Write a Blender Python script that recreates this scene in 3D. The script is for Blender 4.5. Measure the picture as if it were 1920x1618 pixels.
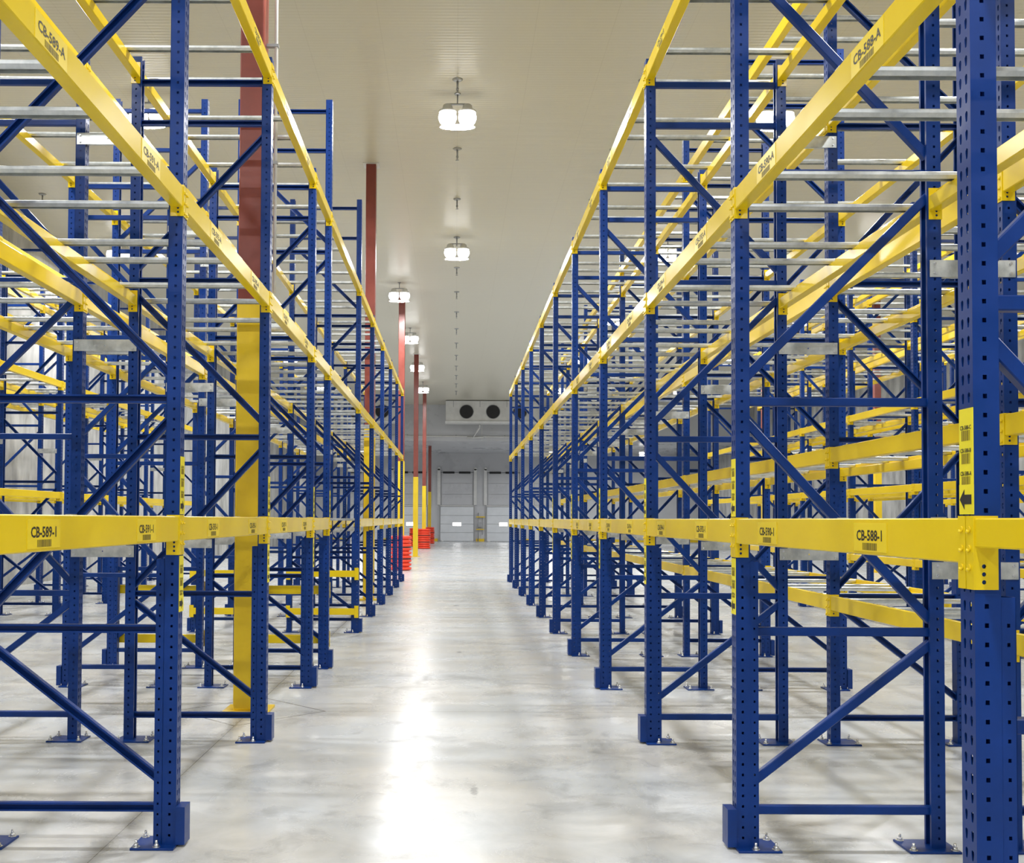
import bpy, bmesh, math, random
from mathutils import Vector, Matrix
random.seed(7)
for o in list(bpy.data.objects): bpy.data.objects.remove(o)
scene = bpy.context.scene
C = scene.collection
PI = math.pi

# ------------------------------------------------------------------ camera
FPX = 1920.0
PITCH = math.radians(1.5); ROLL = math.radians(0.26)
cam_data = bpy.data.cameras.new('camera'); cam = bpy.data.objects.new('camera', cam_data); C.objects.link(cam)
cam_data.sensor_fit = 'HORIZONTAL'; cam_data.sensor_width = 36.0; cam_data.lens = 36.0 * FPX / 1920
cam_data.shift_x = 105.5 / 1920; cam_data.shift_y = 114.7 / 1920
cam_data.clip_start = 0.05; cam_data.clip_end = 300
cam.matrix_world = Matrix.Translation((0, 0, 1.6)) @ Matrix.Rotation(PI/2 + PITCH, 4, 'X') @ Matrix.Rotation(ROLL, 4, 'Z')
scene.camera = cam

# ------------------------------------------------------------------ world, exposure
world = bpy.data.worlds.new('world'); scene.world = world; world.use_nodes = True
world.node_tree.nodes['Background'].inputs[0].default_value = (0.8, 0.85, 0.9, 1)
world.node_tree.nodes['Background'].inputs[1].default_value = 0.05
vs = scene.view_settings
vs.view_transform = 'Standard'; vs.look = 'None'; vs.gamma = 1.0; vs.use_curve_mapping = False
vs.exposure = 0.0
LAMP_W = 250.0        # watts of each high bay lamp
LENS_E = 5.0

# ------------------------------------------------------------------ materials
def mat(name, col, rough=0.5, metal=0.0, spec=0.5, coat=0.0, emit=None, es=0.0):
    m = bpy.data.materials.new(name); m.use_nodes = True
    b = m.node_tree.nodes['Principled BSDF']
    b.inputs['Base Color'].default_value = (*col, 1); b.inputs['Roughness'].default_value = rough
    b.inputs['Metallic'].default_value = metal; b.inputs['Specular IOR Level'].default_value = spec
    b.inputs['Coat Weight'].default_value = coat; b.inputs['Coat Roughness'].default_value = 0.15
    if emit: b.inputs['Emission Color'].default_value = (*emit, 1); b.inputs['Emission Strength'].default_value = es
    return m
def nd(m, t, **kw):
    n = m.node_tree.nodes.new(t)
    for k, v in kw.items(): setattr(n, k, v)
    return n
def lk(m, a, b): m.node_tree.links.new(a, b)
def noisy(m, c1, c2, scale=(1, 1, 1), nscale=3.0, detail=6.0, lo=0.35, hi=0.65, r1=None, r2=None, bump=0.0):
    bs = m.node_tree.nodes['Principled BSDF']
    tc = nd(m, 'ShaderNodeTexCoord'); mp = nd(m, 'ShaderNodeMapping'); mp.inputs['Scale'].default_value = scale
    nz = nd(m, 'ShaderNodeTexNoise'); nz.inputs['Scale'].default_value = nscale; nz.inputs['Detail'].default_value = detail
    nz.inputs['Roughness'].default_value = 0.6
    cr = nd(m, 'ShaderNodeValToRGB'); e = cr.color_ramp.elements
    e[0].position = lo; e[0].color = (*c1, 1); e[1].position = hi; e[1].color = (*c2, 1)
    lk(m, tc.outputs['Object'], mp.inputs['Vector']); lk(m, mp.outputs['Vector'], nz.inputs['Vector'])
    lk(m, nz.outputs['Fac'], cr.inputs['Fac']); lk(m, cr.outputs['Color'], bs.inputs['Base Color'])
    if r1 is not None:
        mr = nd(m, 'ShaderNodeMapRange'); mr.inputs['From Min'].default_value = lo; mr.inputs['From Max'].default_value = hi
        mr.inputs['To Min'].default_value = r1; mr.inputs['To Max'].default_value = r2
        lk(m, nz.outputs['Fac'], mr.inputs['Value']); lk(m, mr.outputs['Result'], bs.inputs['Roughness'])
    if bump:
        bp = nd(m, 'ShaderNodeBump'); bp.inputs['Strength'].default_value = bump; bp.inputs['Distance'].default_value = 0.01
        lk(m, nz.outputs['Fac'], bp.inputs['Height']); lk(m, bp.outputs['Normal'], bs.inputs['Normal'])
    return m

M = {}
M['blue'] = noisy(mat('blue_powder_coat', (0.003, 0.034, 0.20), 0.32, spec=0.28), (0.0028, 0.033, 0.19), (0.0035, 0.037, 0.215), nscale=9, r1=0.28, r2=0.4)
M['yellow'] = noisy(mat('yellow_powder_coat', (0.86, 0.62, 0.010), 0.3, spec=0.4), (0.84, 0.605, 0.009), (0.86, 0.63, 0.011), nscale=3, detail=2, r1=0.20, r2=0.23)
M['strip'] = mat('label_yellow', (0.90, 0.78, 0.02), 0.4)
M['sticker'] = mat('sticker_yellow', (0.90, 0.68, 0.014), 0.3)
M['black'] = mat('printed_black', (0.012, 0.011, 0.01), 0.5)
M['bar'] = mat('barcode_ink', (0.22, 0.17, 0.015), 0.5)
M['galv'] = noisy(mat('galvanized_steel', (0.6, 0.62, 0.62), 0.35, metal=0.8), (0.50, 0.53, 0.53), (0.72, 0.74, 0.73), nscale=14, r1=0.28, r2=0.42)
M['zinc'] = mat('zinc_bolt', (0.75, 0.77, 0.8), 0.25, metal=0.9)
M['red'] = noisy(mat('red_oxide_paint', (0.24, 0.05, 0.035), 0.35), (0.20, 0.040, 0.028), (0.27, 0.058, 0.04), nscale=2, r1=0.3, r2=0.42)
M['sleeve'] = noisy(mat('yellow_sleeve', (0.82, 0.55, 0.02), 0.35), (0.74, 0.50, 0.012), (0.86, 0.61, 0.016), nscale=2, scale=(1, 1, .4), r1=0.3, r2=0.42)
M['orange'] = noisy(mat('orange_red_plastic', (0.85, 0.055, 0.02), 0.35), (0.78, 0.045, 0.016), (0.9, 0.07, 0.025), nscale=4)
M['white'] = noisy(mat('white_enamel', (0.7, 0.7, 0.68), 0.35), (0.62, 0.62, 0.6), (0.72, 0.72, 0.7), nscale=2)
M['grey'] = mat('grey_metal', (0.35, 0.36, 0.37), 0.4, metal=0.4)
M['dark'] = mat('dark_rubber', (0.015, 0.015, 0.016), 0.6)
M['lens'] = mat('lamp_lens', (1, 1, 1), 0.3, emit=(1.0, 0.98, 0.96), es=LENS_E)
M['daylit'] = mat('daylit_window', (1, 1, 1), 0.3, emit=(1.0, 1.0, 1.0), es=6.0)
M['door'] = noisy(mat('door_panel', (0.6, 0.63, 0.65), 0.35), (0.68, 0.71, 0.74), (0.76, 0.79, 0.82), nscale=1)
M['concrete_wall'] = noisy(mat('tilt_up_concrete', (0.5, 0.5, 0.48), 0.7), (0.20, 0.20, 0.195), (0.50, 0.50, 0.485), scale=(1, 1, .35), nscale=1.6, detail=9, lo=0.3, hi=0.62)
M['panel_wall'] = noisy(mat('insulated_panel', (0.5, 0.51, 0.52), 0.3), (0.52, 0.53, 0.55), (0.58, 0.59, 0.61), nscale=0.4, r1=.25, r2=.35)

def floor_material():
    m = mat('polished_concrete', (0.5, 0.5, 0.5), 0.2)
    bs = m.node_tree.nodes['Principled BSDF']
    tc = nd(m, 'ShaderNodeTexCoord')
    def noise(scale, ns, det, ro=0.6, dist=0.0):
        mp = nd(m, 'ShaderNodeMapping'); mp.inputs['Scale'].default_value = scale
        nz = nd(m, 'ShaderNodeTexNoise'); nz.inputs['Scale'].default_value = ns; nz.inputs['Detail'].default_value = det
        nz.inputs['Roughness'].default_value = ro; nz.inputs['Distortion'].default_value = dist
        lk(m, tc.outputs['Object'], mp.inputs['Vector']); lk(m, mp.outputs['Vector'], nz.inputs['Vector']); return nz
    big = noise((1, 1, 1), 0.55, 8, 0.62, 0.3); mid = noise((1, 1, 1), 2.6, 9, 0.68, 0.8); tint = noise((1, 1, 1), 0.9, 3, 0.5)
    add = nd(m, 'ShaderNodeMath', operation='MULTIPLY_ADD'); add.inputs[1].default_value = 0.55
    lk(m, mid.outputs['Fac'], add.inputs[0]); 
    sc = nd(m, 'ShaderNodeMath', operation='MULTIPLY'); sc.inputs[1].default_value = 0.45
    lk(m, big.outputs['Fac'], sc.inputs[0]); lk(m, sc.outputs[0], add.inputs[2])
    cr = nd(m, 'ShaderNodeValToRGB'); e = cr.color_ramp.elements
    e[0].position = 0.36; e[0].color = (0.31, 0.32, 0.325, 1); e[1].position = 0.60; e[1].color = (0.63, 0.645, 0.66, 1)
    k = e.new(0.47); k.color = (0.53, 0.545, 0.56, 1)
    lk(m, add.outputs[0], cr.inputs['Fac'])
    tr = nd(m, 'ShaderNodeValToRGB'); te = tr.color_ramp.elements
    te[0].position = 0.4; te[0].color = (1.0, 0.97, 0.92, 1); te[1].position = 0.6; te[1].color = (0.96, 0.98, 1.0, 1)
    lk(m, tint.outputs['Fac'], tr.inputs['Fac'])
    mx = nd(m, 'ShaderNodeMix', data_type='RGBA', blend_type='MULTIPLY'); mx.inputs['Factor'].default_value = 1.0
    lk(m, cr.outputs['Color'], mx.inputs[6]); lk(m, tr.outputs['Color'], mx.inputs[7])
    # saw cut joints: every 5.9 m along the hall, every 7.4 m across, and a diamond round the first column
    sx = nd(m, 'ShaderNodeSeparateXYZ'); lk(m, tc.outputs['Object'], sx.inputs[0])
    def line(sock, off, period, w):
        a = nd(m, 'ShaderNodeMath', operation='SUBTRACT'); a.inputs[1].default_value = off; lk(m, sock, a.inputs[0])
        p = nd(m, 'ShaderNodeMath', operation='PINGPONG'); p.inputs[1].default_value = period / 2; lk(m, a.outputs[0], p.inputs[0])
        c = nd(m, 'ShaderNodeMath', operation='LESS_THAN'); c.inputs[1].default_value = w; lk(m, p.outputs[0], c.inputs[0]); return c
    l1 = line(sx.outputs['Y'], 8.57, 11.8, 0.003); l2 = line(sx.outputs['X'], -1.7, 7.4, 0.0022)
    ax = nd(m, 'ShaderNodeMath', operation='ADD'); ax.inputs[1].default_value = 1.7; lk(m, sx.outputs['X'], ax.inputs[0])
    ab = nd(m, 'ShaderNodeMath', operation='ABSOLUTE'); lk(m, ax.outputs[0], ab.inputs[0])
    ay = nd(m, 'ShaderNodeMath', operation='SUBTRACT'); ay.inputs[1].default_value = 8.57; lk(m, sx.outputs['Y'], ay.inputs[0])
    by = nd(m, 'ShaderNodeMath', operation='ABSOLUTE'); lk(m, ay.outputs[0], by.inputs[0])
    sm = nd(m, 'ShaderNodeMath', operation='ADD'); lk(m, ab.outputs[0], sm.inputs[0]); lk(m, by.outputs[0], sm.inputs[1])
    df = nd(m, 'ShaderNodeMath', operation='SUBTRACT'); df.inputs[1].default_value = 0.62; lk(m, sm.outputs[0], df.inputs[0])
    da = nd(m, 'ShaderNodeMath', operation='ABSOLUTE'); lk(m, df.outputs[0], da.inputs[0])
    dl = nd(m, 'ShaderNodeMath', operation='LESS_THAN'); dl.inputs[1].default_value = 0.010; lk(m, da.outputs[0], dl.inputs[0])
    m1 = nd(m, 'ShaderNodeMath', operation='MAXIMUM'); lk(m, l1.outputs[0], m1.inputs[0]); lk(m, l2.outputs[0], m1.inputs[1])
    m2 = nd(m, 'ShaderNodeMath', operation='MAXIMUM'); lk(m, m1.outputs[0], m2.inputs[0]); lk(m, dl.outputs[0], m2.inputs[1])
    mj = nd(m, 'ShaderNodeMix', data_type='RGBA'); lk(m, m2.outputs[0], mj.inputs['Factor'])
    lk(m, mx.outputs[2], mj.inputs[6]); mj.inputs[7].default_value = (0.16, 0.15, 0.13, 1)
    last = mj.outputs[2]
    for (px, py, ax_, ay_) in ((.113, 6.1, .03, .14), (.02, 19.1, .07, .16), (.05, 12.4, .04, .10)):
        vm = nd(m, 'ShaderNodeVectorMath', operation='SUBTRACT'); vm.inputs[1].default_value = (px, py, 0); lk(m, tc.outputs['Object'], vm.inputs[0])
        vd = nd(m, 'ShaderNodeVectorMath', operation='MULTIPLY'); vd.inputs[1].default_value = (1/ax_, 1/ay_, 0); lk(m, vm.outputs[0], vd.inputs[0])
        vl = nd(m, 'ShaderNodeVectorMath', operation='LENGTH'); lk(m, vd.outputs[0], vl.inputs[0])
        fn = noise((1, 1, 1), 26, 4, 0.7)
        sb = nd(m, 'ShaderNodeMath', operation='MULTIPLY_ADD'); sb.inputs[1].default_value = 3.0; lk(m, fn.outputs['Fac'], sb.inputs[0]); lk(m, vl.outputs['Value'], sb.inputs[2])
        rm = nd(m, 'ShaderNodeMapRange'); rm.inputs['From Min'].default_value = 1.9; rm.inputs['From Max'].default_value = 2.5
        rm.inputs['To Min'].default_value = 0.55; rm.inputs['To Max'].default_value = 0.0; lk(m, sb.outputs[0], rm.inputs['Value'])
        mk = nd(m, 'ShaderNodeMix', data_type='RGBA'); lk(m, rm.outputs['Result'], mk.inputs['Factor']); lk(m, last, mk.inputs[6]); mk.inputs[7].default_value = (.09, .09, .09, 1)
        last = mk.outputs[2]
    lk(m, last, bs.inputs['Base Color'])
    mr = nd(m, 'ShaderNodeMapRange'); mr.inputs['From Min'].default_value = 0.35; mr.inputs['From Max'].default_value = 0.62
    mr.inputs['To Min'].default_value = 0.34; mr.inputs['To Max'].default_value = 0.19
    bs.inputs['Specular IOR Level'].default_value = 0.33
    lk(m, add.outputs[0], mr.inputs['Value']); lk(m, mr.outputs['Result'], bs.inputs['Roughness'])
    bp = nd(m, 'ShaderNodeBump'); bp.inputs['Strength'].default_value = 0.06; bp.inputs['Distance'].default_value = 0.01
    lk(m, mid.outputs['Fac'], bp.inputs['Height']); lk(m, bp.outputs['Normal'], bs.inputs['Normal'])
    return m
M['floor'] = floor_material()

def ceiling_material():
    m = mat('ribbed_white_ceiling_panel', (0.60, 0.57, 0.465), 0.30, spec=0.45)
    bs = m.node_tree.nodes['Principled BSDF']
    tc = nd(m, 'ShaderNodeTexCoord')
    wv = nd(m, 'ShaderNodeTexWave', wave_type='BANDS', bands_direction='Y', wave_profile='SIN'); wv.inputs['Scale'].default_value = 3.6
    lk(m, tc.outputs['Object'], wv.inputs['Vector'])
    bp = nd(m, 'ShaderNodeBump'); bp.inputs['Strength'].default_value = 0.5; bp.inputs['Distance'].default_value = 0.004
    lk(m, wv.outputs['Fac'], bp.inputs['Height']); lk(m, bp.outputs['Normal'], bs.inputs['Normal'])
    sx = nd(m, 'ShaderNodeSeparateXYZ'); lk(m, tc.outputs['Object'], sx.inputs[0])
    p = nd(m, 'ShaderNodeMath', operation='PINGPONG'); p.inputs[1].default_value = 0.56; lk(m, sx.outputs['X'], p.inputs[0])
    c = nd(m, 'ShaderNodeMath', operation='LESS_THAN'); c.inputs[1].default_value = 0.005; lk(m, p.outputs[0], c.inputs[0])
    mj = nd(m, 'ShaderNodeMix', data_type='RGBA'); lk(m, c.outputs[0], mj.inputs['Factor'])
    mj.inputs[6].default_value = (0.60, 0.57, 0.465, 1); mj.inputs[7].default_value = (0.55, 0.52, 0.42, 1)
    lk(m, mj.outputs[2], bs.inputs['Base Color'])
    return m
M['ceiling'] = ceiling_material()

# ------------------------------------------------------------------ mesh helpers
class MB:
    def __init__(s): s.v = []; s.f = []; s.sm = []
    def box(s, x0, x1, y0, y1, z0, z1):
        b = len(s.v)
        s.v += [(x0,y0,z0),(x1,y0,z0),(x1,y1,z0),(x0,y1,z0),(x0,y0,z1),(x1,y0,z1),(x1,y1,z1),(x0,y1,z1)]
        for q in ((0,3,2,1),(4,5,6,7),(0,1,5,4),(1,2,6,5),(2,3,7,6),(3,0,4,7)): s.f.append(tuple(b+i for i in q)); s.sm.append(False)
        return s
    def cyl(s, p, q, r, n=12, r2=None, cap=True):
        p = Vector(p); q = Vector(q); d = (q-p).normalized(); r2 = r if r2 is None else r2
        a = d.orthogonal().normalized(); c = d.cross(a); b = len(s.v)
        for i in range(n):
            t = 2*PI*i/n; o = a*math.cos(t)+c*math.sin(t)
            s.v.append(tuple(p+o*r)); s.v.append(tuple(q+o*r2))
        for i in range(n):
            j = (i+1) % n; s.f.append((b+2*i, b+2*j, b+2*j+1, b+2*i+1)); s.sm.append(True)
        if cap:
            s.f.append(tuple(b+2*i for i in reversed(range(n)))); s.sm.append(False)
            s.f.append(tuple(b+2*i+1 for i in range(n))); s.sm.append(False)
        return s
    def lathe(s, prof, n=24, c=(0,0,0)):
        b = len(s.v); k = len(prof)
        for i in range(n):
            t = 2*PI*i/n
            for (r, z) in prof: s.v.append((c[0]+r*math.cos(t), c[1]+r*math.sin(t), c[2]+z))
        for i in range(n):
            j = (i+1) % n
            for a in range(k-1): s.f.append((b+i*k+a, b+j*k+a, b+j*k+a+1, b+i*k+a+1)); s.sm.append(True)
        return s
    def prism(s, poly, axis, a0, a1, skew=None):
        """poly of 2D points extruded along an axis ('x': (y,z) points, 'y': (x,z) points, 'z': (x,y) points)."""
        b = len(s.v); n = len(poly)
        def P(p, a): return {'x': (a, p[0], p[1]), 'y': (p[0], a, p[1]), 'z': (p[0], p[1], a)}[axis]
        for p in poly: s.v.append(P(p, a0))
        for p in poly: s.v.append(P(p, a1))
        for i in range(n):
            j = (i+1) % n; s.f.append((b+i, b+j, b+n+j, b+n+i)); s.sm.append(False)
        s.f.append(tuple(b+i for i in reversed(range(n)))); s.f.append(tuple(b+n+i for i in range(n))); s.sm += [False, False]
        return s
    def holed(s, us, vs, cell, P, t):
        """sheet over grid us x vs; cell(i,j) gives None (solid) or an 8 point hole; P(u,v,w) maps to space; t is thickness."""
        for i in range(len(us)-1):
            for j in range(len(vs)-1):
                u0, u1, v0, v1 = us[i], us[i+1], vs[j], vs[j+1]; h = cell(i, j)
                if h is None:
                    for w, rev in ((0, False), (t, True)):
                        b = len(s.v); s.v += [P(u0,v0,w), P(u1,v0,w), P(u1,v1,w), P(u0,v1,w)]
                        s.f.append((b+3,b+2,b+1,b) if rev else (b,b+1,b+2,b+3)); s.sm.append(False)
                else:
                    um, vm = (u0+u1)/2, (v0+v1)/2
                    o = [(u0,v0),(um,v0),(u1,v0),(u1,vm),(u1,v1),(um,v1),(u0,v1),(u0,vm)]
                    hh = [(um+a, vm+c) for a, c in h]; b = len(s.v)
                    for w in (0, t):
                        s.v += [P(a,c,w) for a, c in o] + [P(a,c,w) for a, c in hh]
                    for k in range(8):
                        l = (k+1) % 8
                        s.f.append((b+k, b+l, b+8+l, b+8+k)); s.f.append((b+16+l, b+16+k, b+24+k, b+24+l))
                        s.f.append((b+8+k, b+8+l, b+24+l, b+24+k)); s.sm += [False]*3
        return s
    def mesh(s, name, m, bevel=0.0):
        me = bpy.data.meshes.new(name); me.from_pydata(s.v, [], s.f)
        me.polygons.foreach_set('use_smooth', s.sm)
        bm = bmesh.new(); bm.from_mesh(me)
        if bevel:
            bmesh.ops.remove_doubles(bm, verts=bm.verts, dist=1e-5)
            bmesh.ops.bevel(bm, geom=[e for e in bm.edges if len(e.link_faces) == 2 and e.calc_face_angle(0) > 0.6], offset=bevel, segments=2, affect='EDGES', profile=0.5)
        bmesh.ops.recalc_face_normals(bm, faces=bm.faces); bm.to_mesh(me); bm.free()
        me.materials.append(m); me.update(); return me

def link(name, data, parent=None, loc=(0,0,0), rot=(0,0,0)):
    o = bpy.data.objects.new(name, data); C.objects.link(o); o.location = loc; o.rotation_euler = rot
    if parent: o.parent = parent
    return o
def thing(name, label, cat, loc=(0,0,0), rz=0.0, group=None, data=None):
    o = link(name, data, None, loc, (0,0,rz)); o['label'] = label; o['category'] = cat
    if group: o['group'] = group
    return o
def struct(name, mb, m, bevel=0, label=None):
    o = link(name, mb.mesh(name, m, bevel)); o['kind'] = 'structure'
    if label: o['label'] = label
    return o

# ------------------------------------------------------------------ room shell
XL, XR, YN, YF, ZC = -10.3, 18.0, -11.0, 75.0, 8.7
YB, ZB = 63.2, 6.46
struct('floor', MB().box(XL-.3, XR+.3, YN-.3, YF+.3, -.3, 0), M['floor'])
struct('ceiling', MB().box(XL-.3, XR+.3, YN-.3, YF+.3, ZC, ZC+.3), M['ceiling'])
struct('wall_left', MB().box(XL-.3, XL, YN, YF, 0, ZC), M['concrete_wall'])
struct('wall_right', MB().box(XR, XR+.3, YN, YF, 0, ZC), M['concrete_wall'])
struct('wall_near', MB().box(XL, XR, YN-.3, YN, 0, ZC), M['panel_wall'])
struct('wall_far', MB().box(XL, XR, YF, YF+.3, 0, ZC), M['panel_wall'])
struct('wall_bulkhead', MB().box(XL, XR, YB, YF, ZB, ZC), M['panel_wall'])
tb = MB()
for k in range(-3, 6): tb.box(k*3.4+1.6-.02, k*3.4+1.6+.02, YB-.012, YB, ZB, ZC)
struct('trim_1', tb, M['white'])

# ------------------------------------------------------------------ rack part meshes
BAY = 2.36; A0 = 1.132; PW = 0.070; PD = 0.076; DEPTH = 1.02; PITCHH = 0.0508
def fy(n): return (n + A0) * BAY + PD/2          # centre of the frame number n
RECT = lambda a, b: [(-a,-b),(0,-b),(a,-b),(a,0),(a,b),(0,b),(-a,b),(-a,0)]
TEAR = [(-.0035,-.015),(0,-.0165),(.0035,-.015),(.0065,0.001),(.0062,.009),(0,.0135),(-.0062,.009),(-.0065,0.001)]
TEARF = [(-a, c) for a, c in reversed(TEAR)]
def post_mesh(h, name):
    mb = MB(); n = int((h-0.03)/PITCHH); vs_ = [0.0] + [0.03 + PITCHH*i for i in range(n+1)]
    if vs_[-1] < h: vs_.append(h)
    hole = lambda j: 0 < j <= n
    t = 0.0025; y0 = -PD/2
    us = [0, .013, .031, .045, .063, PD]
    mb.holed(us, vs_, lambda i, j: TEAR if (i in (1, 3) and hole(j)) else None, lambda u, v, w: (w, y0+u, v), t)
    us2 = [0, .024, .040, PW]
    sq = RECT(.0056, .0062)
    for sgn in (-1, 1):
        mb.holed(us2, vs_, lambda i, j: sq if (i == 1 and hole(j)) else None, lambda u, v, w: (u, sgn*(PD/2-w), v), t)
        a, b = sorted((sgn*PD/2, sgn*(PD/2-.016))); mb.box(PW-t, PW, a, b, 0, h)
    return mb.mesh(name, M['blue'])
POST = {4.97: post_mesh(4.97, 'post'), 6.15: post_mesh(6.15, 'post')}
def reinforcement_mesh():
    mb = MB(); h = 1.40; n = int((h-.03)/PITCHH); vs_ = [0.0]+[.03+PITCHH*i for i in range(n+1)]+[h]
    for sgn in (-1, 1):
        mb.holed([PW+.001, PW+.014, PW+.026, PW+.040], vs_, lambda i, j: RECT(.0042,.0052) if (i == 1 and 0 < j <= n) else None,
                 lambda u, v, w: (u, sgn*(PD/2-.001-w), v), .0025)
    mb.box(PW+.0375, PW+.040, -PD/2+.001, PD/2-.001, 0, h)
    return mb.mesh('reinforcing_column', M['blue'])
REIN = reinforcement_mesh()
def channel(p, q, w=.042, d=.034, t=.0028, lip=.009):
    """C channel with lips between two (x,z) points, web towards the camera (-y)"""
    mb = MB(); p = Vector((p[0], 0, p[1])); q = Vector((q[0], 0, q[1])); ax = (q-p); L = ax.length; ax.normalize(); up = Vector((0,1,0)).cross(ax)
    prof = [(-w/2,-d/2),(w/2,-d/2),(w/2,d/2),(w/2-lip,d/2),(w/2-lip,d/2-t),(w/2-t,d/2-t),(w/2-t,-d/2+t),(-w/2+t,-d/2+t),(-w/2+t,d/2-t),(-w/2+lip,d/2-t),(-w/2+lip,d/2),(-w/2,d/2)]
    c = .004
    prof = [(-w/2+c,-d/2),(w/2-c,-d/2),(w/2,-d/2+c)] + prof[2:] + [(-w/2,-d/2+c)]
    n = len(prof)
    for P0 in (p, q):
        for a, b in prof: mb.v.append(tuple(P0 + up*a + Vector((0,1,0))*b))
    for i in range(n):
        j = (i+1) % n; mb.f.append((i, j, n+j, n+i)); mb.sm.append(False)
    return mb
XI0, XI1 = .05, DEPTH-.05
def braces(h):
    out = []
    hs = [.184, 1.055, 2.19, 3.33, 4.49] + ([4.79] if h < 5.5 else [5.6, 6.03])
    for z in hs: out.append(('strut', channel((XI0, z), (XI1, z)).mesh('strut', M['blue'])))
    dg = [((XI0, .29), (XI1, 1.0)), ((XI1, 1.11), (XI0, 2.10)), ((XI0, 2.30), (XI1, 3.22)), ((XI1, 3.42), (XI0, 4.40))]
    if h > 5.5: dg.append(((XI0, 4.6), (XI1, 5.5)))
    for a, b in dg: out.append(('diagonal_brace', channel(a, b, w=.044).mesh('diagonal_brace', M['blue'])))
    return out
BR = {4.97: braces(4.97), 6.15: braces(6.15)}
def plate_mesh(x0, x1):
    mb = MB(); mb.box(x0, x1, -.1, .1, 0, .011); return mb.mesh('base_plate', M['blue'], .002)
PLF = plate_mesh(-.005, .205); PLB = plate_mesh(DEPTH-.20, DEPTH+.05)
bmb = MB(); bmb.cyl((0,0,.011),(0,0,.014),.019,14).cyl((0,0,.014),(0,0,.027),.0125,6).cyl((0,0,.02),(0,0,.045),.0065,10)
BOLT = bmb.mesh('anchor_bolt', M['zinc'])
gm = MB(); gm.prism([(-.046,-.05),(-.046,.05),(-.001,.05),(-.001,.0465),(-.0425,.0465),(-.0425,-.0465),(-.001,-.0465),(-.001,-.05)], 'z', .013, .195)
gm.box(-.0425, -.001, -.0465, .0465, .191, .195)
GUARD = gm.mesh('post_guard', M['blue'])
def rack_frame(x, n, rz, h, label, group):
    t = thing('upright_frame', label, 'rack frame', (x, fy(n), 0), rz, group)
    link('front_post', POST[h], t); link('rear_post', POST[h], t, (DEPTH, 0, 0), (0, 0, PI))
    link('reinforcing_column', REIN, t)
    for nm, me in BR[h]: link(nm, me, t)
    a = link('base_plate', PLF, t); b = link('base_plate', PLB, t)
    for px, py in ((.012+.07, -.078), (.18, -.078), (.18, .078), (.082, .078)): link('anchor_bolt', BOLT, a, (px, py, 0))
    for px, py in ((DEPTH-.175, -.078), (DEPTH+.025, -.078), (DEPTH-.175, .078), (DEPTH+.025, .078)): link('anchor_bolt', BOLT, b, (px, py, 0))
    link('post_guard', GUARD, t)
    return t

# beams: local x = 0 on the aisle face, z = 0 on the top, y along the beam from its centre
BEAMK = {'heavy': (.122, .19), 'medium': (.107, .15), 'light': (.078, .19)}
_beam = {}
def beam_mesh(kind, L):
    k = (kind, round(L, 3))
    if k not in _beam:
        h = BEAMK[kind][0]; c = .004
        mb = MB().prism([(c,0),(0,-c),(0,-h+c),(c,-h),(.06-c,-h),(.06,-h+c),(.06,-.036),(.058,-.034),(.024,-.034),(.024,-.003),(.021,0)], 'y', -L/2, L/2)
        _beam[k] = mb.mesh('beam_rail', M['yellow'])
    return _beam[k]
def connector_mesh(kind):
    H = BEAMK[kind][1]; mb = MB()
    mb.box(-.004, -.0005, -.036, .0035, -H, .006)                    # leg on the aisle face of the post
    nh = 3; zs = [-H + .02 + .021*i for i in range(nh)]
    vs_ = [-H]
    for z in zs: vs_ += [z-.0085, z+.0085]
    vs_.append(.006)
    r = .0062; oc = [(r*math.cos(a), r*math.sin(a)) for a in [math.radians(225+45*i) for i in range(8)]]
    mb.holed([0, .014, .034, .062], vs_, lambda i, j: oc if (i == 1 and j % 2 == 1 and j < 6) else None, lambda u, v, w: (u-.0005, w+.0005, v), .0035)
    for z in [-.03, -.03-.0508, -.03-.1016, -.03-.1524]:
        if z > -H+.01: mb.cyl((-.004, -.018, z), (-.0075, -.018, z), .0085, 10).cyl((-.0075, -.018, z-.004), (-.012, -.018, z-.010), .006, 8, r2=.003)
    return mb.mesh('beam_connector', M['yellow'])
CONN = {k: connector_mesh(k) for k in BEAMK}
def flipy(me, name):
    m2 = me.copy(); m2.name = name
    m2.transform(Matrix.Diagonal((1, -1, 1, 1))); m2.flip_normals(); return m2
CONN2 = {k: flipy(v, 'beam_connector') for k, v in CONN.items()}

# stickers: local frame x -> -Y, y -> Z, normal -> -X
STK = Matrix(((0,0,-1,0),(-1,0,0,0),(0,1,0,0),(0,0,0,1)))
_txt = {}
def text_mesh(body, size, squeeze=1.14):
    k = (body, size)
    if k not in _txt:
        cu = bpy.data.curves.new('lettering', 'FONT'); cu.body = body; cu.size = size; cu.align_x = 'CENTER'; cu.align_y = 'CENTER'; cu.offset = size*.022
        cu.resolution_u = 2
        ob = bpy.data.objects.new('lettering', cu); C.objects.link(ob)
        bpy.context.view_layer.update()
        me = bpy.data.meshes.new_from_object(ob.evaluated_get(bpy.context.evaluated_depsgraph_get())); bpy.data.objects.remove(ob)
        me.transform(STK @ Matrix.Diagonal((squeeze, 1, 1, 1))); me.materials.clear(); me.materials.append(M['black']); _txt[k] = me; me.name = 'lettering'
    return _txt[k]
def barcode_mesh(w, h, seed):
    r = random.Random(seed); mb = MB(); y = -w/2
    while y < w/2:
        a = r.choice((.0015, .003, .0045)); mb.box(-.0006, 0, y, min(y+a, w/2), -h/2, h/2); y += a + r.choice((.0015, .003))
    return mb.mesh('barcode', M['bar'])
BARS = barcode_mesh(.115, .024, 3); BARS2 = barcode_mesh(.045, .028, 4)
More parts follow.
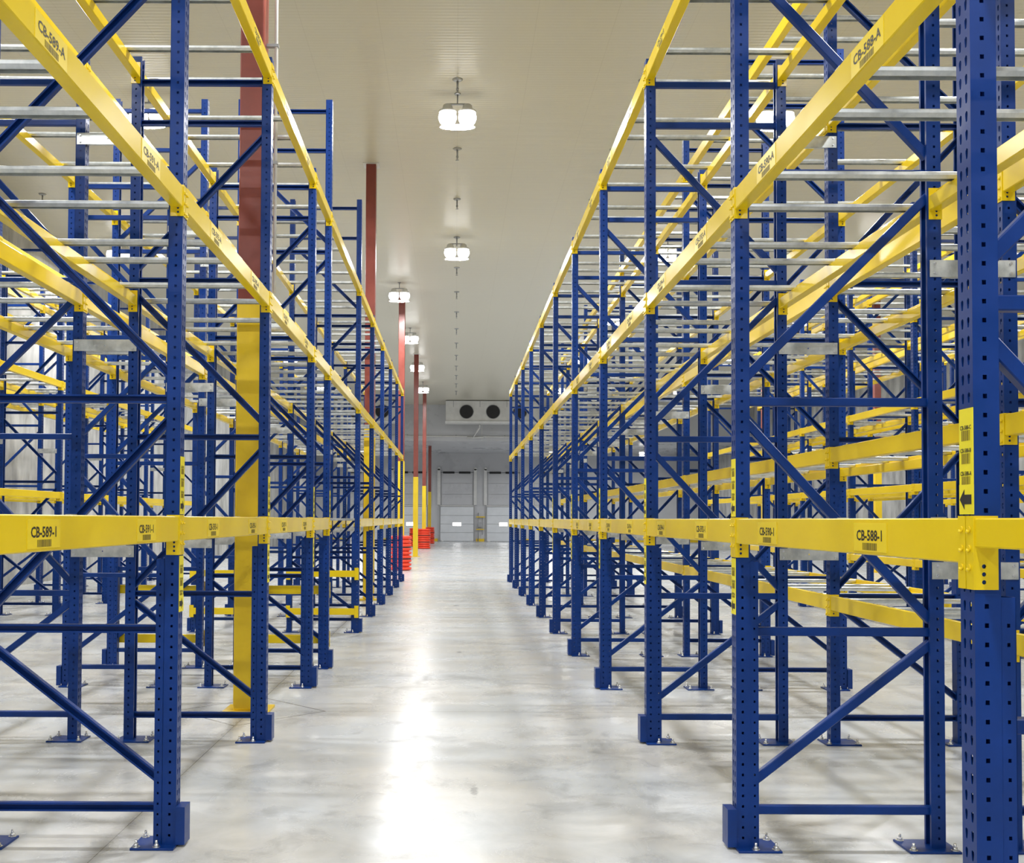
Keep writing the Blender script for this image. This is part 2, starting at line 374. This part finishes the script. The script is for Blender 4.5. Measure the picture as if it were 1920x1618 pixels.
stm = MB().box(-.0012, 0, -.135, .135, -.048, .048); STICK = stm.mesh('location_label', M['sticker'])
def add_label(beam, y, z, body):
    s = link('location_label', STICK, beam, (-.0002, y, z))
    link('lettering', text_mesh(body, .049), s, (-.0018, 0, .004)); link('barcode', BARS, s, (-.0012, 0, -.031))

ORD = ['nearest', 'second', 'third', 'fourth', 'fifth', 'sixth', 'seventh', 'eighth', 'ninth', 'tenth', 'eleventh', 'twelfth']
class Row: pass
def row(name, side, x, inward, ns, levels, tall, aisle, skip=(), lv=('eye-level', 'middle', 'top')):
    r = Row(); r.name = name; r.side = side; r.x = x; r.inward = inward; r.ns = ns; r.levels = levels; r.tall = tall; r.skip = skip; r.lv = lv; r.aisle = aisle
    return r
L3 = (1.61, 3.245, 4.92); L5 = (1.065, 2.13, 3.34, 4.58, 5.78); LL = (2.02, 3.85, 5.6)
N5 = ('lowest', 'second', 'third', 'fourth', 'top'); N3 = ('eye-level', 'middle', 'top'); NL = ('lower', 'middle', 'top')
rg = lambda a: list(range(a, 11))
LN = [0, 1, 2, 3, 3.53, 5, 6, 7, 8, 9, 10]
XR1, XL1 = 1.376, -1.357
rows = [
 row('right aisle-side rack row', 'R', XR1, 1, [-1, .02]+rg(1), L3, (), True, lv=N3),
 row('left aisle-side rack row', 'L', XL1, -1, LN, L3, (3.53, 5), True, lv=N3),
 row('second rack row on the right', 'R', 2.70+DEPTH, -1, [.02]+rg(1), L5, 'all', False, lv=N5),
 row('second rack row on the left', 'L', -2.71-DEPTH, 1, LN, L3, (3.53, 5), False, lv=N3),
 row('third rack row on the right', 'R', 6.48, 1, rg(3), L5, 'all', False, lv=N5),
 row('fourth rack row on the right', 'R', 7.76+DEPTH, -1, rg(3), L5, 'all', False, lv=N5),
 row('third rack row on the left', 'L', -6.5, -1, [3,4,5,6,7,8,9,10], LL, 'all', False, lv=NL),
 row('fourth rack row on the left', 'L', -7.78-DEPTH, 1, [3,4,5,6,7,8,9,10], LL, 'all', False, lv=NL),
 row('fifth rack row on the right', 'R', 11.6, 1, rg(6), L5, 'all', False, lv=N5),
]
beams = []; barsl = []
for r in rows:
    for i, n in enumerate(r.ns):
        h = 6.15 if (r.tall == 'all' or n in r.tall) else 4.97
        extra = 'tall ' if (r.tall != 'all' and n in r.tall) else ''
        rack_frame(r.x, n, 0 if r.inward > 0 else PI, h, f'{extra}blue upright frame, {ORD[i]} from the camera in the {r.name}', f'upright frames of the {r.name}')
    for i in range(len(r.ns)-1):
        n0, n1 = r.ns[i], r.ns[i+1]; ya, yb = fy(n0), fy(n1); yc = (ya+yb)/2; L = yb-ya-PD-.008
        gap = (n0 == 3.53)
        for li, z in enumerate(r.levels):
            if gap and li == 0: continue
            kind = 'medium'
            if r.levels is L3 and li == 0: kind = 'light' if n0 == -1 else 'heavy'
            for f in (0, 1):
                xx = r.x if f == 0 else r.x + r.inward*DEPTH
                rz = (0 if r.inward > 0 else PI) + (PI if f else 0)
                where = 'aisle-side' if f == 0 else 'rear'
                beams.append(dict(d=math.hypot(xx, yc, z-1.6), x=xx, y=yc, z=z, rz=rz, kind=kind, L=L, f=f, row=r, i=i, n0=n0, li=li,
                    label=f'yellow {where} beam, {r.lv[li]} level, {ORD[i]} bay of the {r.name}', group=f'{r.lv[li]} {where} beams of the {r.name}'))
            if yb-ya < 2: offs = [-.35, .35]
            elif yb-ya > 3: offs = [-1.45, -.88, -.3, .3, .88, 1.45]
            else: offs = [-.96, -.23, .15, .88]
            if r.side == 'L' and r.x > -2: offs = [-.96, -.23, .19, .88] if len(offs) == 4 else offs
            for bi, o in enumerate(offs):
                barsl.append(dict(d=math.hypot(r.x, yc+o, z-1.6), x=r.x + r.inward*DEPTH/2, y=yc+o, z=z,
                    label=f'galvanized support bar, {ORD[bi] if bi else "nearest"} of the {ORD[i]} bay, {r.lv[li]} level, {r.name}', group=f'{r.lv[li]} support bars of the {r.name}'))
beams.sort(key=lambda b: b['d']); barsl.sort(key=lambda b: b['d'])
print('beams', len(beams), 'bars', len(barsl))

def far_join(items, name, label, cat, builder, m):
    vs_, fs = [], []
    for it in items:
        for me, mt in builder(it):
            b = len(vs_); vs_ += [tuple(mt @ v.co) for v in me.vertices]; fs += [tuple(b+k for k in p.vertices) for p in me.polygons]
    me = bpy.data.meshes.new(name); me.from_pydata(vs_, [], fs); me.materials.append(m); me.update()
    o = thing(name, label, cat, data=me); o['kind'] = 'stuff'
for b in beams[:300]:
    codes = []
    r = b['row']; k = None
    if r.aisle and b['f'] == 0 and b['n0'] in (0, .02, 1, 2, 3) and b['L'] > 2:
        base = (588 if r.side == 'R' else 589) + 4*int(b['n0']); suf = ('1', 'A', 'B')[b['li']]
        codes = [f'CB-{base}-{suf}', f'CB-{base+2}-{suf}']
        b['label'] = f"yellow {r.lv[b['li']]} beam printed {codes[0]} and {codes[1]}, {ORD[b['i']]} bay, {r.name}"
    t = thing('rack_rail', b['label'], 'rack rail', (b['x'], b['y'], b['z']), b['rz'], b['group'])
    link('beam_rail', beam_mesh(b['kind'], b['L']), t)
    link('beam_connector', CONN2[b['kind']], t, (0, b['L']/2-.0035+.004, 0)).location.y = b['L']/2 + .0035
    link('beam_connector', CONN[b['kind']], t, (0, -b['L']/2 - .0035, 0))
    if codes:
        s = 1 if b['rz'] == 0 else -1; h = BEAMK[b['kind']][0]
        add_label(t, s*-.51, -h/2-.002, codes[0]); add_label(t, s*.61, -h/2-.002, codes[1])
def bb(it):
    T = Matrix.Translation((it['x'], it['y'], it['z'])) @ Matrix.Rotation(it['rz'], 4, 'Z'); k = it['kind']
    return [(beam_mesh(k, it['L']), T), (CONN2[k], T @ Matrix.Translation((0, it['L']/2+.0035, 0))), (CONN[k], T @ Matrix.Translation((0, -it['L']/2-.0035, 0)))]
if len(beams) > 300:
    far_join(beams[300:], 'distant_rack_beams', 'yellow beams of the farthest rack bays at both sides of the hall', 'rack beams', bb, M['yellow'])

# galvanized support bars
w = .03
bm_ = MB().prism([(-w+.010,-.033),(-w,-.018),(-w,-.005),(-w+.004,-.001),(w-.004,-.001),(w,-.005),(w,-.018),(w-.010,-.033),(w-.013,-.033),(w-.003,-.018),(w-.003,-.006),(-w+.003,-.006),(-w+.003,-.018),(-w+.013,-.033)], 'x', -DEPTH/2+.026, DEPTH/2-.026)
for s in (-1, 1):
    a, c = sorted((s*(DEPTH/2-.026), s*(DEPTH/2-.004))); bm_.box(a, c, -.022, .022, .0005, .003)
    a, c = sorted((s*(DEPTH/2-.026), s*(DEPTH/2-.029))); bm_.box(a, c, -.022, .022, -.02, .003)
SUPP = bm_.mesh('support_bar', M['galv'])
far = MB().prism([(-w,-.033),(-w,-.005),(-w+.004,-.001),(w-.004,-.001),(w,-.005),(w,-.033),(w-.003,-.033),(w-.003,-.006),(-w+.003,-.006),(-w+.003,-.033)], 'x', -DEPTH/2+.026, DEPTH/2-.026)
for s in (-1, 1):
    a, c = sorted((s*(DEPTH/2-.026), s*(DEPTH/2-.004))); far.box(a, c, -.022, .022, .0005, .003)
    a, c = sorted((s*(DEPTH/2-.026), s*(DEPTH/2-.029))); far.box(a, c, -.022, .022, -.02, .003)
SUPPF = far.mesh('support_bar', M['galv'])
for b in barsl[:300]: thing('support_bar', b['label'], 'support bar', (b['x'], b['y'], b['z']), 0, b['group'], SUPP)
far_join(barsl[300:], 'distant_support_bars', 'galvanized support bars of the farther rack bays', 'support bars', lambda it: [(SUPPF, Matrix.Translation((it['x'], it['y'], it['z'])))], M['galv'])

# row spacers
def spacer_mesh(L):
    us = [-L/2, -L/2+.015, -L/2+.035, 0-.01, .01, L/2-.035, L/2-.015, L/2]; vv = [-.042, -.032, -.016, -.006, .006, .016, .032, .042]
    o5 = RECT(.004, .005)
    mb = MB().holed(us, vv, lambda i, j: o5 if ((i in (1, 5) and j in (1, 5)) or (i == 3 and j == 3)) else None, lambda u, v, w: (u, w-.0445, v), .003)
    mb.box(-L/2+.07, L/2-.07, -.0415, -.02, .039, .042).box(-L/2+.07, L/2-.07, -.0415, -.02, -.042, -.039)
    return mb.mesh('row_spacer', M['galv'])
SPB = MB().cyl((0,-.0445,0),(0,-.050,0),.008,6).cyl((0,-.050,0),(0,-.056,0),.004,8).mesh('bolt', M['zinc'])
for (ra, rb, s, nm) in ((rows[0], rows[2], 1, 'right'), (rows[1], rows[3], -1, 'left')):
    x0 = abs(ra.x)+DEPTH; x1 = abs(rb.x)-DEPTH; L = x1-x0+.12; SM = spacer_mesh(L)
    for i, n in enumerate([q for q in ra.ns if q in rb.ns]):
        for zi, z in enumerate((1.36, 2.85, 4.36)):
            t = thing('row_spacer', f"galvanized plate joining the two {nm} racks, {('lowest','middle','upper')[zi]}, at the {ORD[i]} shared frame", 'row spacer', (s*(x0+x1)/2, fy(n), z), 0, f'row spacers between the two {nm} racks')
            link('spacer_plate', SM, t)
            for sx_ in (-1, 1):
                for sz in (-1, 1): link('bolt', SPB, t, (sx_*(L/2-.025), 0, sz*.024))
SM3 = spacer_mesh(.38)
for (xc, nm, ns) in ((7.63, 'far right', rg(3)), (-7.65, 'far left', rg(3))):
    for i, n in enumerate(ns):
        for zi, z in enumerate((1.36, 2.85)):
            t = thing('row_spacer', f"galvanized plate joining the {nm} racks, {('lower','upper')[zi]}, at their {ORD[i]} frame", 'row spacer', (xc, fy(n), z), 0, f'row spacers between the {nm} racks')
            link('spacer_plate', SM3, t)

# location strips on the front posts
def strip(r, n, above, base, idx):
    s = 1 if r.inward > 0 else -1
    h = .285 if above else .275; zc = (1.62 + h/2) if above else (1.415 - h/2)
    t = thing('location_strip', f"yellow strip with codes and arrow, {'above' if above else 'below'} the eye-level beam on the {ORD[idx]} {'right' if s > 0 else 'left'} post", 'location strip', (r.x - s*.0006, fy(n), zc), 0 if s > 0 else PI, 'location strips on the aisle posts')
    mb = MB(); mb.box(-.0018, 0, -.040, .034, -h/2, h/2); mb.box(-.0028, -.0018, -.044, .034, -h/2, -h/2+.08)
    link('strip_plate', mb.mesh('strip_plate', M['strip']), t)
    for q, su in enumerate(('C', 'B', 'A')):
        z = h/2-.052-.062*q
        link('lettering', text_mesh(f'CB-{base}-{su}', .016, .9), t, (-.0024, -.002, z)); link('barcode', BARS2, t, (-.0018, -.002, z-.021))
    d = 1  # arrow points along local +y of the far bay
    yy = s
    ar = MB().prism([(yy*.030, 0), (yy*.005, .027), (yy*.005, .013), (-yy*.032, .013), (-yy*.032, -.013), (yy*.005, -.013), (yy*.005, -.027)], 'x', -.0036, -.0028)
    link('arrow', ar.mesh('arrow', M['black']), t, (0, 0, -h/2+.04))
for i, n in enumerate((.02, 1, 2, 3, 4, 5)):
    strip(rows[0], n, True, 588+4*int(n), i)
    if n > .5: strip(rows[0], n, False, 588+4*int(n), i)
for i, n in enumerate((1, 2, 3, 3.53)):
    strip(rows[1], n, True, 589+4*int(n), i); 
    if n != 3.53: strip(rows[1], n, False, 589+4*int(n), i)

# guard rails across the passage ends, left
def rail_mesh(L):
    return MB().box(-L/2, L/2, -.025, .025, -.045, .045).mesh('rail', M['yellow'], .004)
RAIL = rail_mesh(DEPTH-.02)
RCON = MB().box(-.030, .030, -.028, -.024, -.085, .085).box(-.030, -.026, -.028, .0, -.085, .085).mesh('rail_connector', M['yellow'])
for (n, sy, nm) in ((3.53, 1, 'near'), (5, -1, 'far')):
    for (xc, rn) in ((XL1-DEPTH/2, 'aisle-side'), (-2.71-DEPTH/2, 'second')):
        for (z, ln) in ((.30, 'lower'), (.83, 'upper')):
            t = thing('guard_rail', f'yellow guard rail, {ln}, across the {nm} side of the passage on the {rn} left rack', 'guard rail', (xc, fy(n)+sy*(PD/2+.045), z), 0, 'guard rails at the passage through the left racks')
            link('rail', RAIL, t)
            for s in (-1, 1):
                c = link('rail_connector', RCON, t, (s*(DEPTH/2-.03), 0, 0))
                if sy > 0: c.rotation_euler = (0, 0, PI)

# ------------------------------------------------------------------ building columns
COLS = [(-1.72, 8.57), (-1.72, 20.37), (-1.72, 32.17), (-1.72, 43.97), (-1.72, 55.77), (-1.72, 67.57), (13.25, 32.17), (13.25, 43.97)]
CN = ['square red steel column with tall yellow base inside the left rack, nearest', 'red steel column with yellow base inside the left rack, second',
      'red steel column at the far end of the left racks, above an orange ribbed guard', 'red steel column with bare yellow base, first beyond the left racks',
      'red steel column with an orange ribbed guard, second beyond the left racks', 'farthest red steel column, in front of the dock doors',
      'red steel column among the far right racks, nearer one', 'red steel column among the far right racks, farther one']
for i, (x, y) in enumerate(COLS):
    top = ZB if y > YB else ZC
    t = thing('steel_column', CN[i], 'column', (x, y, 0), 0, 'red and yellow building columns')
    link('column_shaft', MB().box(-.1, .1, -.1, .1, 0, top).mesh('column_shaft', M['red'], .012), t)
    link('yellow_casing', MB().box(-.106, .106, -.106, .106, .02, 3.42).mesh('yellow_casing', M['sleeve'], .012), t)
    link('base_plate', MB().box(-.19, .19, -.19, .19, 0, .02).mesh('base_plate', M['sleeve'], .003), t)
    link('ceiling_collar', MB().box(-.16, .16, -.16, .16, top-.012, top-.001).mesh('ceiling_collar', M['white']), t)
ct = thing('conduit', 'white conduit pipe with clamps beside the nearest red column', 'conduit', (-1.615, 8.57, 0))
link('pipe', MB().cyl((.08, 0, 3.5), (.08, 0, ZC), .014, 12).mesh('pipe', M['white']), ct)
cm = MB()
for z in (4.6, 5.6, 6.6, 7.6): cm.box(.0, .10, -.02, .02, z-.012, z+.012)
link('pipe_clamps', cm.mesh('pipe_clamps', M['grey']), ct)

def guard_thing(x, y, r, h, label):
    t = thing('column_guard', label, 'column guard', (x, y, 0), 0, 'orange ribbed column guards')
    pr = []; n = 9
    for i in range(n):
        z0 = i*h/n; z1 = (i+1)*h/n; d = (z1-z0)
        pr += [(r-.07, z0+.06*d), (r-.006, z0+.2*d), (r, z0+.35*d), (r, z0+.7*d), (r-.006, z0+.8*d), (r-.07, z0+.94*d)]
    pr = [(.14, 0)] + pr + [(.14, h), (.14, 0)]
    link('ribbed_shell', MB().lathe(pr, 28).mesh('ribbed_shell', M['orange']), t)
    st = MB()
    for z in (h*3/n, h*6/n): st.lathe([(r-.033, z-.018), (r-.012, z-.016), (r-.012, z+.016), (r-.033, z+.018)], 28)
    link('strap', st.mesh('strap', M['dark']), t)
guard_thing(-1.72, 32.17, .34, 1.09, 'orange ribbed plastic guard round the column at the end of the left racks')
guard_thing(-1.72, 55.77, .36, 1.09, 'orange ribbed plastic guard round the second column beyond the left racks')
guard_thing(-1.72, 67.57, .34, 1.09, 'orange ribbed plastic guard round the farthest column')
guard_thing(-2.45, 60.5, .28, 1.09, 'orange ribbed guard standing half hidden behind the bare yellow column')

# ------------------------------------------------------------------ lamps
HS = ZC - 0.32
lensm = MB()
lensm.lathe([(0.001, -.235), (.05, -.228), (.095, -.205), (.13, -.165), (.15, -.115), (.152, -.065), (.14, -.02), (.12, .012), (0.001, .012)], 24)
LENS = lensm.mesh('lens', M['lens'])
HOUS = MB().lathe([(.001, .14), (.05, .138), (.075, .12), (.09, .06), (.15, .02), (.15, .0), (.146, -.004), (.001, -.004)], 24).mesh('housing', M['white'])
BRK = MB().box(-.16, .16, -.02, .02, .13, .15).cyl((0,0,.14),(0,0,.31),.012,10).cyl((0,0,.305),(0,0,.319),.05,16).mesh('hanger', M['grey'])
def lamp(x, y, label, z=HS):
    t = thing('high_bay_lamp', label, 'ceiling lamp', (x, y, z), 0, 'twin high bay lamps under the ceiling')
    link('hanger', BRK, t)
    for s in (-1, 1):
        link('housing', HOUS, t, (s*.165, 0, 0)); link('lens', LENS, t, (s*.165, 0, 0))
    ld = bpy.data.lights.new('lamp_light', 'AREA'); ld.shape = 'ELLIPSE'; ld.size = .58; ld.size_y = .26; ld.energy = LAMP_W; ld.color = (.985, .99, 1.0); ld.spread = math.radians(175)
    lo = link('lamp_light', ld, t, (0, 0, -.245)); lo.visible_camera = True
names = {(0, 2): 'bright twin lamp over the aisle, the nearest one in view', (0, 3): 'bright twin lamp over the aisle, the farther one',
         (-5.15, 2): 'twin lamp seen through the left racks near the top', (5.3, 2): 'twin lamp behind the right racks, nearer one',
         (5.35, 3): 'twin lamp behind the right racks, farther one'}
LX = (-5.15, 0, 5.3); ZR = [-8.9, -.1, 8.3, 16.9, 25.55]
for j, y in enumerate(ZR):
    for xi, x in enumerate(LX):
        jj = j - 1
        lab = names.get((x, jj)) or f"twin high bay lamp {('over the left racks','over the aisle','over the right racks')[xi]}, {('behind the camera','above the camera','just in front of the camera','mid hall','at the rack ends')[j]}"
        lamp(x, y, lab)
for j, y in enumerate((30.55, 37.85, 45.0, 52.7)):
    lamp(-1.72, y, f"twin lamp beside the red columns beyond the racks, {ORD[j]} of the four", HS)
for (x, nm) in ((-8.6, 'far left racks'), (10.6, 'far right racks'), (15.6, 'right wall')):
    for j, y in enumerate((8.5, 17.1, 25.9)):
        lamp(x, y, f'twin high bay lamp over the {nm}, {ORD[j]} of three')
for (x, nm) in ((5.3, 'right'), (11.5, 'far right'), (-7.0, 'left')):  # extra lamps added to brighten the floor and wall of the far zone
    for j, y in enumerate((34.0, 43.0, 52.7)): lamp(x, y, f'added twin lamp over the open floor beyond the {nm} racks, {ORD[j]} of three')
for j, x in enumerate((-6.2, 6.4, 12.5)): lamp(x, 68.0, f'added hidden twin lamp under the low bulkhead, {ORD[j]} from the left of three', ZB-.32)  # lamps added out of view to light the far wall and dock doors

# ------------------------------------------------------------------ sprinklers
SPR = [('escutcheon', MB().lathe([(.001, 0), (.085, 0), (.085, -.006), (.06, -.022), (.02, -.028), (.001, -.028)], 20).mesh('escutcheon', M['grey'])),
       ('drop_pipe', MB().cyl((0,0,-.02),(0,0,-.15),.017,10).mesh('drop_pipe', M['grey'])),
       ('sprinkler_head', MB().lathe([(.001,-.14),(.022,-.145),(.024,-.17),(.012,-.175),(.008,-.205),(.001,-.205)], 14).lathe([(.001,-.222),(.03,-.222),(.032,-.226),(.001,-.228)], 14).box(-.018,-.014,-.003,.003,-.222,-.165).box(.014,.018,-.003,.003,-.222,-.165).mesh('sprinkler_head', M['grey']))]
def sprinkler(x, y, label):
    t = thing('ceiling_sprinkler', label, 'sprinkler', (x, y, ZC), 0, 'ceiling sprinklers')
    for nm, me in SPR: link(nm, me, t)
ORDX = ORD + ['thirteenth', 'fourteenth', 'fifteenth', 'sixteenth']
for j in range(14): sprinkler(0, 16.35+3.085*j, f'small ceiling sprinkler in the line over the aisle, {ORDX[j]} from the camera')
for j in range(14): sprinkler(3.0, 16.35+3.085*j, f'small ceiling sprinkler along the top edge of the right racks, {ORDX[j]} from the camera')
sprinkler(-9.1, 22.3, 'small ceiling sprinkler seen above the far left racks'); sprinkler(9.1, 16.8, 'small ceiling sprinkler seen above the far right racks')

# ------------------------------------------------------------------ far end: evaporators, pipe, doors
def evaporator(x0, x1, fans, label):
    yc = 61.2; zt = ZC-.04; zb = ZC-1.36
    t = thing('evaporator_unit', label, 'evaporator', ((x0+x1)/2, yc, zb), 0, 'ceiling evaporator units'); xc = (x0+x1)/2
    W = x1-x0
    link('housing', MB().box(-W/2, W/2, -.45, .45, .1, zt-zb).mesh('housing', M['white'], .01), t)
    link('drip_pan', MB().prism([(-.55, .1), (.55, .1), (.5, 0), (-.5, 0)], 'x', -W/2-.03, W/2+.03).mesh('drip_pan', M['white']), t)
    hg = MB()
    for f in fans:
        hg.box(f-xc-.78-.015, f-xc-.78+.015, -.46, -.45, .95, 1.32)
    link('bracket', hg.mesh('bracket', M['grey']), t)
    for f in fans:
        g = link('fan', MB().cyl((f-xc, -.462, .67), (f-xc, -.455, .67), .40, 32).mesh('fan', M['dark']), t)
        ring = MB(); n = 32
        for k in range(n):
            a, b = 2*PI*k/n, 2*PI*(k+1)/n
            ring.cyl((f-xc+.41*math.cos(a), -.47, .67+.41*math.sin(a)), (f-xc+.41*math.cos(b), -.47, .67+.41*math.sin(b)), .018, 6)
        link('fan_ring', ring.mesh('fan_ring', M['grey']), g)
        bl = MB()
        for k in range(5):
            a = 2*PI*k/5; ca, sa = math.cos(a), math.sin(a); q = [(.08, -.05), (.38, -.13), (.38, .12), (.08, .05)]
            pts = [(f-xc+u*ca-v*sa, .67+u*sa+v*ca) for u, v in q]
            bl.prism(pts, 'y', -.478, -.468)
        bl.cyl((f-xc, -.485, .67), (f-xc, -.465, .67), .09, 16)
        link('fan_blade', bl.mesh('fan_blade', M['dark']), g)
evaporator(-.62, 5.0, (.62, 2.2, 3.8), 'white evaporator with dark round fans hanging in front of the bulkhead, over the aisle')
evaporator(-8.8, -3.55, (-4.40, -6.0, -7.6), 'white evaporator with dark round fans partly seen behind the left racks')
t = thing('drain_pipe', 'white drain pipe running along the bulkhead under the evaporators', 'pipe', (0, YB-.10, 6.78))
link('pipe_run', MB().cyl((-10, 0, 0), (12, 0, -.12), .045, 12).mesh('pipe_run', M['white']), t)
pb = MB()
for k in range(-9, 12, 3): pb.box(k-.03, k+.03, -.02, .099, -.1-.005*k, .04-.005*k)
link('pipe_bracket', pb.mesh('pipe_bracket', M['grey']), t)
link('pipe_drop', MB().cyl((1.42, -1.8, .56), (1.42, -1.8, .34), .045, 12).cyl((1.42, -1.8, .34), (1.05, -.1, -.12), .045, 12).cyl((.7, -.1, -.13), (1.7, -.1, -.1), .07, 12).mesh('pipe_drop', M['white']), t)

def dock_door(i, x, label):
    t = thing(f'door_{i}', label, 'dock door', (x, YF, 0), 0, 'dock doors in the far wall'); t['kind'] = 'structure'
    mb = MB()
    for k in range(4): mb.box(-1.22, 1.22, -.09, -.03, .02+k*.63, .635+k*.63)
    link('door_panel', mb.mesh('door_panel', M['door'], .008), t)
    link('door_header', MB().box(-1.3, 1.3, -.1, -.02, 2.56, 2.64).mesh('door_header', M['white']), t)
    up = MB()
    for k in range(3): up.box(-1.15, 1.15, -.05, -.02, 2.66+k*.8, 3.445+k*.8)
    link('upper_panel', up.mesh('upper_panel', M['panel_wall'], .006), t)
    for s in (-1, 1):
        link('track_cover', MB().box(s*1.33-.11, s*1.33+.11, -.22, 0, 2.66, 5.3).cyl((s*1.33, -.22, 5.3), (s*1.33, 0, 5.3), .11, 20).mesh('track_cover', M['white'], .006), t)
        link('track', MB().box(s*1.27-.03, s*1.27+.03, -.13, 0, 0, 2.66).mesh('track', M['grey']), t)
    sh = MB().cyl((-1.2, -.28, 5.03), (1.2, -.28, 5.03), .015, 10)
    for a in (-.62, .55): sh.cyl((a-.42, -.28, 5.03), (a+.42, -.28, 5.03), .075, 12)
    link('spring_shaft', sh.mesh('spring_shaft', M['dark']), t)
    wn = MB().box(-.30, .30, -.11, -.09, 1.14, 1.38)
    link('window_pane', wn.mesh('window_pane', M['daylit'], .009), t)
    link('window_frame', MB().box(-.34, .34, -.1, -.085, 1.10, 1.14).box(-.34, .34, -.1, -.085, 1.38, 1.42).box(-.34, -.30, -.1, -.085, 1.14, 1.38).box(.30, .34, -.1, -.085, 1.14, 1.38).mesh('window_frame', M['white']), t)
    bp_ = MB()
    for s in (-1, 1): bp_.box(s*1.05-.09, s*1.05+.09, -.35, -.1, 0, .06)
    link('door_bumper', bp_.mesh('door_bumper', M['white'], .01), t)
for i, (x, lb) in enumerate(((.1, 'in the middle of the aisle view'), (3.5, 'to its right, half hidden by the racks'), (-3.3, 'to its left, behind the red columns'), (6.9, 'far right'), (-6.7, 'far left'))):
    dock_door(i+1, x, f'grey sectional dock door with a bright small window, {lb}')
cb = MB()
for a, b in ((-10.3, -8.1), (-5.3, -4.7), (-1.9, -1.3), (1.5, 2.1), (4.9, 5.5), (8.3, 18)): cb.box(a, b, YF-.08, YF, 0, .2)
struct('baseboard_far', cb, M['sleeve'])
t = thing('dock_control', 'yellow dock control stand with hoses between the two middle dock doors', 'control', (1.8, YF-.15, 0))
link('control_box', MB().box(-.16, .16, -.1, .1, 1.05, 1.35).mesh('control_box', M['grey'], .01), t)
link('stand_post', MB().cyl((-.15, 0, 0), (-.15, 0, 2.1), .03, 10).cyl((.15, 0, .5), (.15, 0, 1.8), .02, 10).mesh('stand_post', M['grey']), t)
link('arm', MB().box(-.3, .35, -.06, .0, 1.75, 1.83).box(-.3, .3, -.06, .0, .85, .92).mesh('arm', M['sleeve'], .006), t)
